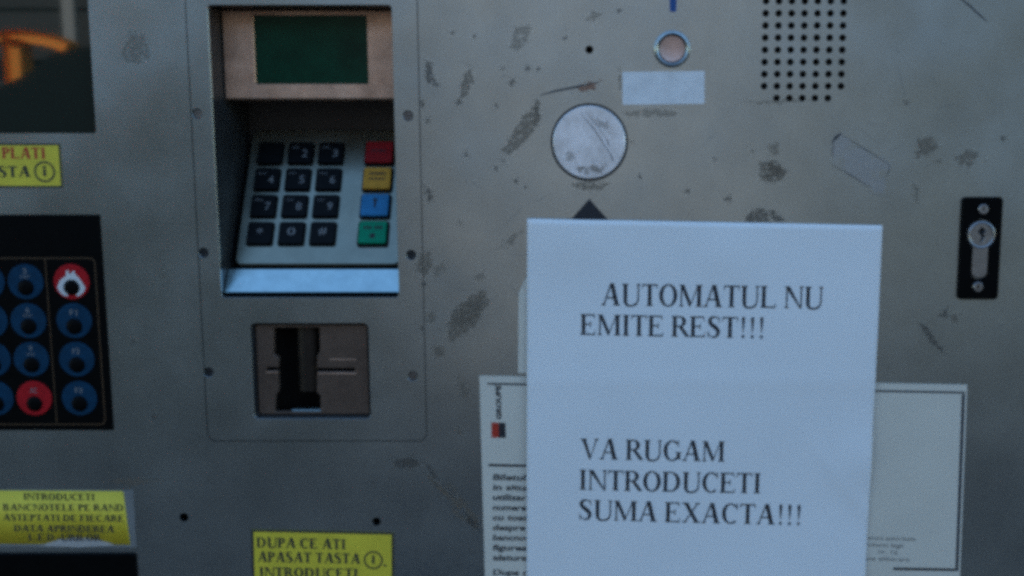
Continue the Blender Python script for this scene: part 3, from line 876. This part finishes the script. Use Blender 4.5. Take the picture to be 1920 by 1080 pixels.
class Sheet:
    """a sheet of paper or vinyl stuck on the panel; local x to the right, local y up, from the top left corner"""
    def __init__(s, tl, tr, h0, th, bend=None, skew=0.0):
        a, b = P(*tl), P(*tr)
        s.o = a
        d = b - a
        s.w = d.length
        s.ux = Vector((d.x, 0, d.z)).normalized()
        s.uy = Vector((-s.ux.z, 0, s.ux.x)) - s.ux * skew; s.skew = skew
        s.h0, s.th = h0, th
        s.bend = bend or (lambda x, y: 0.0)
    def loc(s, px, py):
        p = P(px, py) - s.o
        y = p.dot(Vector((-s.ux.z, 0, s.ux.x)))
        return p.dot(s.ux) + s.skew * y, y
    def pt(s, x, y, h=0.0):
        p = s.o + s.ux * x + s.uy * y
        return (p.x, -(s.h0 + s.th + s.bend(x, y) + h), p.z)
    def sheet(s, name, height, mt, parent, nx=1, ny=1, edge=None):
        mb = MB(); v, f = [], []
        for j in range(ny + 1):
            for i in range(nx + 1):
                x, y = s.w * i / nx, -height * j / ny
                if edge: x, y = edge(x, y, i / nx, j / ny)
                v.append(s.pt(x, y))
        n = len(v)
        v += [(p[0], p[1] + s.th, p[2]) for p in v]
        for j in range(ny):
            for i in range(nx):
                a = j * (nx + 1) + i; b = a + nx + 1
                f.append((a, b, b + 1, a + 1)); f.append((a + n, a + 1 + n, b + 1 + n, b + n))
        rim = [i for i in range(nx + 1)] + [(j + 1) * (nx + 1) - 1 for j in range(1, ny + 1)] + [ny * (nx + 1) + i for i in range(nx - 1, -1, -1)] + [j * (nx + 1) for j in range(ny - 1, 0, -1)]
        for k in range(len(rim)):
            a, b = rim[k], rim[(k + 1) % len(rim)]
            f.append((a, b, b + n, a + n))
        mb.add(v, f)
        ob = mb.build(name, mt, parent)
        for p in ob.data.polygons:
            p.use_smooth = nx > 8 and p.normal.y < -0.5
        return ob
    def poly(s, name, loops, mt, parent, h=0.06 * MM):
        mb = MB()
        for lp in loops:
            v, f = cdt([ccw(lp)], lambda o: bool(o))
            mb.add([s.pt(x, y, h) for x, y in v], f)
        return mb.build(name, mt, parent)
    def text(s, name, tv, tf, p0, p1, cap, mt, parent, h=0.06 * MM, nodesc=True):
        """text fitted between photo points p0 (start of base line) and p1 (end), cap height in metres"""
        x0, y0 = s.loc(*p0); x1, y1 = s.loc(*p1)
        xs = [p[0] for p in tv]; a0, a1 = min(xs), max(xs)
        mb = MB()
        pts = []
        for x, y in tv:
            u = (x - a0) / (a1 - a0)
            pts.append(s.pt(x0 + (x1 - x0) * u, y0 + (y1 - y0) * u + y * cap, h))
        mb.add(pts, tf)
        return mb.build(name, mt, parent)
    def ring(s, name, cx, cy, r, wd, mt, parent, h=0.06 * MM):
        mb = MB(); n = 36; v, f = [], []
        for k in range(n):
            a = 2 * math.pi * k / n
            v += [s.pt(cx + r * math.cos(a), cy + r * math.sin(a), h), s.pt(cx + (r - wd) * math.cos(a), cy + (r - wd) * math.sin(a), h)]
        for k in range(n):
            j = (k + 1) % n
            f.append((2 * k, 2 * j, 2 * j + 1, 2 * k + 1))
        mb.add(v, f)
        return mb.build(name, mt, parent)
    def frame(s, name, x0, y0, x1, y1, wd, mt, parent, h=0.05 * MM, sides='tblr'):
        mb = MB()
        def q(a, b, c, d):
            mb.add([s.pt(a, b, h), s.pt(c, b, h), s.pt(c, d, h), s.pt(a, d, h)], [(0, 1, 2, 3)])
        if 't' in sides: q(x0, y1 - wd, x1, y1)
        if 'b' in sides: q(x0, y0, x1, y0 + wd)
        if 'l' in sides: q(x0, y0 + wd, x0 + wd, y1 - wd)
        if 'r' in sides: q(x1 - wd, y0 + wd, x1, y1 - wd)
        return mb.build(name, mt, parent)

# ------------------------------------------------------------------ bank notice card behind the paper
s = Sheet((899, 704), (1813, 721), 0.3 * MM, 0.4 * MM, skew=0.032)
bn = thing('bank_notice', 'off-white bank notice card with black border, mostly covered by the paper sheet', 'notice', s.pt(s.w / 2, -0.17))
s.sheet('card_sheet', 0.165, M['card'], bn)
x0, y1 = s.loc(914, 717); x1, y0 = s.loc(1795, 1074)
xr = (s.loc(1806, 740)[0] + s.loc(1799, 1070)[0]) / 2
xm = s.loc(1690, 1068)[0]; xl2 = s.loc(989, 717)[0]
s.poly('border_line', [[(x0, y1 - 1.3 * MM), (xr, y1 - 1.3 * MM), (xr, y1), (x0, y1)]], M['scratch'], bn)
yb = s.loc(1790, 1070)[1]
s.poly('border_line', [[(xr - 2.0 * MM, yb), (xr, yb), (xr, y1 - 1.7 * MM), (xr - 2.0 * MM, y1 - 1.7 * MM)]], M['scratch'], bn)
s.poly('border_line', [[(s.loc(1674, 1066)[0], yb), (xr - 2.1 * MM, yb), (xr - 2.1 * MM, yb + 1.7 * MM), (s.loc(1674, 1066)[0], yb + 1.7 * MM)]], M['ink'], bn)
yl = s.loc(950, 872)[1]
s.poly('rule_line', [[(s.loc(916, 872)[0], yl - 0.8 * MM), (x0 + 0.20, yl - 0.8 * MM), (x0 + 0.20, yl + 0.8 * MM), (s.loc(916, 872)[0], yl + 0.8 * MM)]], M['ink'], bn)
a, b = s.loc(922, 820), s.loc(948, 792)
mxx = (a[0] + b[0]) / 2
s.poly('red_block', [rr(a[0], a[1], mxx, b[1])], M['redink'], bn)
s.poly('black_block', [rr(mxx + 0.05 * MM, a[1], b[0], b[1])], M['ink'], bn)
tv, tf = sans('GROUPE', 0.05)
q0 = fit(tv, 0, 0, 1, 1)
lo, hi = s.loc(941, 786), s.loc(929, 722)
mb = MB(); mb.add([s.pt(lo[0] + (hi[0] - lo[0]) * y, lo[1] + (hi[1] - lo[1]) * x, 0.06 * MM) for x, y in q0], tf)
mb.build('vertical_lettering', M['ink'], bn)
lines = ['Biletul pe care il', 'in situatia in care', 'utilizarii monedei', 'numerele acestor', 'cu toate ca banii', 'despre aceasta si', 'bancnota este cea', 'figureaza pe bilet', 'alaturat mai jos', '', 'Dupa ce platiti']
for i, t in enumerate(lines):
    if not t: continue
    tv, tf = sans(t, 0.032)
    xs = [p[0] for p in tv]
    wpx = 9.0 * len(t)
    yy = 899 + 18.8 * i - (10 if i == 10 else 0)
    s.text('small_print', [(p[0] + 0.12 * p[1], p[1]) for p in tv], tf, (924, yy), (924 + wpx, yy + wpx * 0.016), 5.2 * MM, M['ink'], bn)
for i, (t, xe) in enumerate((('Semnatura autorizata', 1716), ('conform legii', 1692), ('nr. 12', 1682), ('data eliberarii', 1704))):
    tv, tf = sans(t, 0.0)
    yy = 1012 + i * 13
    xs_ = 1716 - 9.5 * len(t) if False else xe - 6.0 * len(t)
    s.text('small_print', tv, tf, (xs_, yy - 2), (xe, yy + 1), 3.6 * MM, M['scratch'], bn)

# second paper, of which a strip shows
s = Sheet((973, 520), (1200, 524), 0.9 * MM, 0.12 * MM)
s.sheet('paper_sheet', 0.058, M['card'], None, 4, 6, edge=lambda x, y, u, v: (x + (4 * MM * max(0, 1 - v * 9) if u == 0 else 0), y))
ps = bpy.data.objects['paper_sheet']
tag(ps, 'narrow off-white paper edge peeping out behind the large white notice', 'paper')

# ------------------------------------------------------------------ the white paper notice
def wave(x, y):
    g = lambda cx, cy, r, a: a * MM * math.exp(-((x - cx) ** 2 + (y - cy) ** 2) / (r * r))
    c = lambda d, wd, a: a * MM * math.exp(-abs(d) / wd)          # soft fold
    return (0.7 * MM * math.sin(x * 27 + y * 7 + 0.6) + 0.6 * MM * math.sin(y * 34 - x * 11) + 1.3 * MM + g(0.115, -0.018, 0.022, 1.6) + g(0.03, -0.012, 0.02, 1.2)
            + g(0.205, -0.145, 0.02, 2.2) + c(y + 0.098 - 0.02 * x, 0.006, 0.45) + c((y + 0.155) + (x - 0.19) * 1.2, 0.005, 0.7) * min(1, max(0, x - 0.15) / 0.05))
s = Sheet((989, 409), (1653, 422), 1.2 * MM, 0.12 * MM, wave, skew=0.010)
pn = thing('paper_notice', 'large white paper notice with black capitals taped over the machine front', 'notice', s.pt(s.w / 2, -0.297))
s.sheet('paper_sheet', 0.297, M['paper'], pn, 60, 84)
for t, p0, p1, ch in (('AUTOMATUL NU', (1127, 571), (1541, 578), 13.2), ('EMITE REST!!!', (1088, 626), (1429, 633), 12.6),
                      ('VA RUGAM', (1088, 857), (1357, 863), 12.8), ('INTRODUCETI', (1087, 915), (1424, 923), 12.8), ('SUMA EXACTA!!!', (1086, 971), (1499, 983), 12.8)):
    tv, tf = serif_text(t)
    s.text('text_line', tv, tf, p0, p1, ch * MM, M['ink'], pn, h=0.08 * MM)

# ------------------------------------------------------------------ yellow stickers
s = Sheet((-250, 268), (113, 269), 0.02 * MM, 0.15 * MM)
y1s = thing('yellow_sticker', 'small yellow sticker with red and black words under the dark display', 'sticker', s.pt(s.w / 2, -0.03), 'yellow instruction stickers')
hgt = -s.loc(100, 352)[1]
s.sheet('vinyl', hgt, M['ysticker'], y1s)
s.frame('border_print', 0, -hgt, s.w, 0, 1.1 * MM, M['ink'], y1s)
tv, tf = serif_text('PLATI', True); s.text('text_line', tv, tf, (4, 297), (86, 298), 6.6 * MM, M['redink'], y1s)
tv, tf = serif_text('TASTA', True); s.text('text_line', tv, tf, (-46, 332), (58, 332), 6.4 * MM, M['ink'], y1s)
c = s.loc(84, 322)
s.ring('circle_print', *c, 6.2 * MM, 1.1 * MM, M['ink'], y1s)
s.poly('circle_mark', [rr(c[0] - 0.9 * MM, c[1] - 2.6 * MM, c[0] + 0.9 * MM, c[1] + 1.4 * MM), circ(c[0], c[1] + 2.6 * MM, 1.0 * MM, 10)], M['ink'], y1s)

s = Sheet((-250, 916), (250, 919), 0.02 * MM, 0.10 * MM)
y2s = thing('yellow_sticker', 'yellow sticker with five lines of words and torn lower edge, above black bezel', 'sticker', s.pt(s.w / 2, -0.035), 'yellow instruction stickers')
hgt = -s.loc(240, 1026)[1]
s.sheet('clear_film', hgt, M['stickerfilm'], y2s)
s = Sheet((-250, 918), (239, 921), 0.14 * MM, 0.12 * MM)
hgt = -s.loc(240, 1021)[1]
x_a = s.loc(85, 1000)[0]; x_b = s.loc(212, 1000)[0]
def tear(x, y, u, v):
    if v == 1.0 and x_a < x < x_b:
        t = (x - x_a) / (x_b - x_a)
        y += 4.5 * MM * math.sin(math.pi * t) ** 0.7 * (0.85 + 0.3 * random.random())
    if v == 0.0 and u == 1.0:
        x -= 2.5 * MM; y -= 0.6 * MM
    return x, y
s.sheet('vinyl', hgt, M['ysticker'], y2s, 48, 1, edge=tear)
s.poly('torn_edge', [[s.loc(60, 1018), s.loc(100, 1010), s.loc(130, 1003), s.loc(160, 1001), s.loc(195, 1006), s.loc(216, 1022), s.loc(150, 1026), s.loc(90, 1024)]], M['torn'], y2s, h=-0.13 * MM)
for t, p0, p1 in (('INTRODUCETI', (45, 937), (178, 938)), ('BANCNOTELE PE RAND', (6, 957), (232, 958)), ('ASTEPTATI DE FIECARE', (6, 976), (233, 978)), ('DATA APRINDEREA', (27, 996), (215, 998)), ('L.E.D.-URILOR', (54, 1013), (190, 1014))):
    tv, tf = serif_text(t, True); s.text('text_line', tv, tf, p0, p1, 4.3 * MM, M['ink'], y2s)

s = Sheet((471, 992), (739, 998), 0.02 * MM, 0.15 * MM)
y3s = thing('yellow_sticker', 'yellow sticker with black border and circled mark below the card slot', 'sticker', s.pt(s.w / 2, -0.05), 'yellow instruction stickers')
s.sheet('vinyl', 0.055, M['ysticker'], y3s)
s.frame('border_print', 0, -0.055, s.w, 0, 1.5 * MM, M['ink'], y3s)
for t, p0, p1 in (('DUPA CE ATI', (481, 1026), (648, 1030)), ('APASAT TASTA', (483, 1053), (676, 1057)), ('INTRODUCETI', (487, 1082), (671, 1085))):
    tv, tf = serif_text(t, True); s.text('text_line', tv, tf, p0, p1, 6.6 * MM, M['ink'], y3s)
c = s.loc(700, 1050)
s.ring('circle_print', *c, 5.9 * MM, 1.05 * MM, M['ink'], y3s)
s.poly('circle_mark', [rr(c[0] - 0.8 * MM, c[1] - 2.4 * MM, c[0] + 0.8 * MM, c[1] + 1.2 * MM), circ(c[0], c[1] + 2.2 * MM, 1.0 * MM, 10), circ(s.loc(722, 1060)[0], s.loc(722, 1060)[1], 0.9 * MM, 10)], M['ink'], y3s)

# pale label under the push button
s = Sheet((1167, 135), (1321, 133), 0.02 * MM, 0.25 * MM)
pl = s.sheet('blank_label', -s.loc(1200, 196)[1], M['label'], None, 2, 2)
tag(pl, 'blank pale label stuck under the round push button', 'label')

# ------------------------------------------------------------------ wear: grime, chipped paint, scratches, glue residue; plus painted shade under the label
LAYER = [0]
def patch(name, pts, mt, parent=panel, jit=0.12, h=None):
    """thin irregular patch on a fine grid; 'fade' rises from its outline inwards"""
    lp = [Vector(p) for p in ccw([Q(*p) for p in pts])]
    n = len(lp)
    mg, st = 1.6 * MM, 0.7 * MM
    x0, x1 = min(p.x for p in lp) - mg, max(p.x for p in lp) + mg
    z0, z1 = min(p.y for p in lp) - mg, max(p.y for p in lp) + mg
    nx, nz = max(3, int((x1 - x0) / st)), max(3, int((z1 - z0) / st))
    LAYER[0] = (LAYER[0] + 1) % 6
    y = -(0.03 + 0.006 * LAYER[0]) * MM if h is None else h
    def sd(p):
        d, ins = 1e9, False
        for i in range(n):
            a, b = lp[i], lp[(i + 1) % n]
            ab = b - a; t = max(0, min(1, (p - a).dot(ab) / max(1e-12, ab.length_squared)))
            d = min(d, (p - a - ab * t).length)
            if (a.y > p.y) != (b.y > p.y) and p.x < a.x + (p.y - a.y) / (b.y - a.y) * (b.x - a.x):
                ins = not ins
        return d if ins else -d
    V, fade, idx, Fc = [], [], {}, []
    for j in range(nz + 1):
        for i in range(nx + 1):
            p = Vector((x0 + (x1 - x0) * i / nx, z0 + (z1 - z0) * j / nz)); d = sd(p)
            if d > -mg:
                idx[(i, j)] = len(V); V.append((p.x, y, p.y)); fade.append(max(0.0, min(0.72, 0.30 + d / (2.4 * MM))))
    for j in range(nz):
        for i in range(nx):
            k = [(i, j), (i + 1, j), (i + 1, j + 1), (i, j + 1)]
            if all(q in idx for q in k): Fc.append([idx[q] for q in k])
    mb = MB(); mb.add(V, Fc)
    ob = mb.build(name, mt, parent)
    at = ob.data.attributes.new('fade', 'FLOAT', 'POINT')
    for i, x in enumerate(fade): at.data[i].value = x
    return ob
def streak(name, pts, wd, mt, parent=panel, h=-0.05 * MM):
    mb = MB(); q = [Vector(Q(*p)) for p in pts]; lo, hi = [], []
    for i, p in enumerate(q):
        t = (q[min(i + 1, len(q) - 1)] - q[max(i - 1, 0)]).normalized()
        ww = wd * MM / 2 * (0.35 if i in (0, len(q) - 1) else 1) * random.uniform(0.8, 1.2)
        nn = Vector((-t.y, t.x)) * ww
        lo.append(tuple(p - nn)); hi.append(tuple(p + nn))
    mb.cap(lo + list(reversed(hi)), h)
    return mb.build(name, mt, parent)
G_, S_, K_ = M['grime'], M['grime_shade_soft'], M['chip']
for pts, mt in (
    ([(962, 52), (1002, 46), (992, 72), (972, 98), (958, 88)], S_), ([(1092, 42), (1110, 20), (1128, 28), (1114, 40)], S_),
    ([(798, 114), (809, 116), (813, 142), (824, 164), (803, 157), (796, 146)], K_), ([(866, 150), (880, 126), (889, 146), (877, 178), (862, 190)], G_),
    ([(940, 285), (978, 220), (1012, 186), (1016, 220), (990, 262), (955, 292)], G_), ([(1000, 190), (1012, 186), (1010, 240), (1002, 236)], S_),
    ([(1072, 170), (1090, 158), (1128, 150), (1118, 168), (1094, 172)], M['rust']),
    ([(796, 346), (806, 352), (814, 372), (802, 380)], K_), ([(838, 608), (848, 580), (905, 540), (918, 566), (892, 612), (842, 644)], G_), ([(845, 600), (880, 565), (908, 556), (900, 590), (860, 620)], S_),
    ([(784, 480), (806, 470), (812, 500), (796, 520), (780, 508)], G_), ([(812, 500), (832, 490), (838, 508), (820, 522)], S_), ([(800, 590), (812, 582), (818, 600), (806, 608)], S_),
    ([(812, 650), (832, 648), (834, 668), (816, 672)], G_), ([(888, 516), (906, 510), (908, 524), (892, 528)], S_), ([(852, 700), (872, 720), (882, 748), (868, 744)], S_), ([(848, 800), (868, 806), (862, 818)], S_),
    ([(734, 862), (772, 856), (790, 868), (774, 880), (744, 876)], K_), ([(796, 868), (806, 872), (822, 900), (812, 898)], K_), ([(794, 888), (812, 896), (846, 926), (836, 930)], G_), ([(812, 908), (826, 908), (872, 952), (858, 956)], G_), ([(828, 902), (842, 904), (862, 926), (852, 930)], S_), ([(852, 932), (864, 930), (900, 976), (888, 980)], G_), ([(842, 948), (896, 986), (896, 996), (850, 964)], G_), ([(872, 962), (898, 974), (898, 996), (876, 982)], K_),
    ([(1424, 304), (1446, 298), (1480, 320), (1464, 342), (1428, 342), (1420, 322)], G_), ([(1436, 306), (1456, 300), (1474, 320), (1460, 336), (1436, 334)], G_), ([(1402, 268), (1412, 280), (1420, 296), (1410, 290)], S_), ([(1438, 272), (1462, 264), (1462, 290), (1444, 292)], S_),
    ([(1398, 404), (1412, 392), (1430, 390), (1442, 400), (1444, 418), (1396, 418)], K_), ([(1440, 392), (1452, 394), (1474, 414), (1450, 418)], K_),
    ([(1720, 260), (1746, 256), (1762, 276), (1742, 290), (1716, 298)], G_), ([(1788, 296), (1815, 280), (1838, 288), (1818, 314), (1800, 312)], G_), ([(1748, 304), (1768, 296), (1766, 308)], G_), ([(1836, 296), (1850, 298), (1846, 306)], S_),
    ([(1712, 344), (1724, 350), (1722, 382), (1716, 380)], S_), ([(1722, 604), (1736, 610), (1754, 636), (1778, 668), (1770, 664), (1742, 640)], K_), ([(1758, 592), (1776, 576), (1778, 598)], K_), ([(1780, 592), (1802, 588), (1798, 604), (1786, 606)], G_),
    ([(230, 90), (248, 62), (272, 68), (284, 108), (256, 120), (232, 116)], S_), ([(1168, 208), (1220, 204), (1276, 208), (1262, 218), (1180, 220)], S_), ([(1160, 128), (1166, 128), (1166, 170), (1160, 168)], S_),  # the wide patch under the label is its faint shade, painted on
    ([(1068, 344), (1100, 340), (1142, 344), (1128, 356), (1082, 356)], G_), ([(190, 902), (230, 896), (310, 900), (250, 910)], G_), ([(294, 508), (312, 512), (306, 530)], S_), ([(930, 470), (960, 440), (985, 428), (960, 460)], S_),
    ([(936, 300), (950, 292), (948, 312)], S_), ([(1540, 188), (1440, 186), (1380, 192), (1440, 196)], S_)):
    patch('paint_chip' if mt is K_ else ('rust_stain' if mt is M['rust'] else 'grime_shade_patch'), pts, mt)
for x, y, r in ((943, 127, 5), (990, 128, 6), (860, 193, 6), (801, 225, 5), (791, 195, 6), (960, 154, 7), (875, 290, 5), (930, 316, 6), (968, 340, 5), (1187, 267, 4), (1365, 372, 7), (1290, 360, 5), (1880, 258, 6), (796, 533, 5), (792, 614, 5), (890, 70, 4),
                (1160, 20, 4), (1500, 560, 0), (1200, 330, 4), (1700, 190, 4), (1340, 300, 4), (700, 905, 4), (250, 640, 4), (290, 780, 5), (860, 420, 5), (985, 350, 4), (1010, 130, 5), (850, 60, 4), (1060, 70, 4), (930, 200, 5)):
    if r: patch('grime_shade_patch', [(x + (r + random.uniform(-2, 2)) * math.cos(a), y + (r + random.uniform(-2, 2)) * math.sin(a)) for a in [k * 1.05 for k in range(6)]], K_, jit=0.05)
streak('scratch', [(1012, 179), (1040, 171), (1075, 164), (1122, 154)], 1.3, M['scratch'])
streak('scratch', [(1796, -6), (1815, 8), (1838, 29), (1851, 41)], 1.3, M['scratch'])
streak('scratch', [(1560, 268), (1568, 257), (1578, 250)], 2.2, M['scratch'], h=-0.09 * MM)
res = patch('sticker_residue', [(1577, 252), (1668, 308), (1656, 358), (1640, 360), (1560, 306), (1560, 270)], M['residue'], jit=0.02)
for a, b in (((1580, 254), (1669, 310)), ((1669, 310), (1660, 334)), ((1556, 306), (1634, 352)), ((1562, 270), (1559, 296))):
    streak('scratch', [a, ((a[0] + b[0]) / 2 + 1, (a[1] + b[1]) / 2), b], 0.55, M['scratch'], h=-0.10 * MM)
# scratches and smears on the round disc
DH = -0.96 * MM
for pts, wd in (([(1088, 212), (1112, 240), (1140, 282), (1152, 304)], 0.45), ([(1098, 210), (1118, 232), (1142, 268)], 0.35), ([(1136, 258), (1142, 274)], 1.2), ([(1144, 288), (1150, 302)], 1.5)):
    streak('scratch', pts, wd, M['scratch'], disc, h=DH)
patch('grime_shade_patch', [(1076, 318), (1100, 308), (1140, 310), (1128, 322), (1096, 326)], G_, disc, h=DH - 0.02 * MM)
patch('grime_shade_patch', [(1058, 288), (1072, 278), (1078, 296), (1066, 306)], S_, disc, h=DH - 0.03 * MM)
patch('grime_shade_patch', [(1118, 224), (1140, 230), (1144, 248), (1124, 240)], S_, disc, h=DH - 0.03 * MM)
# fine hairline scratches
for k in range(26):
    x, y = random.uniform(800, 1780), random.uniform(10, 400)
    if k > 17: x, y = random.uniform(800, 960), random.uniform(420, 880)
    a, ln = random.uniform(-0.9, 0.9) + (math.pi / 2 if random.random() < 0.4 else 0), random.uniform(14, 60)
    if ((x - 1105) ** 2 + (y - 267) ** 2) ** 0.5 < 140 or 1150 < x < 1340 and y < 210 or 1400 < x < 1610 and y < 210: continue
    streak('scratch', [(x, y), (x + ln * 0.5 * math.cos(a) + random.uniform(-2, 2), y + ln * 0.5 * math.sin(a)), (x + ln * math.cos(a), y + ln * math.sin(a))], random.uniform(0.15, 0.3), M['hairline'], h=-0.075 * MM - k * 0.002 * MM)
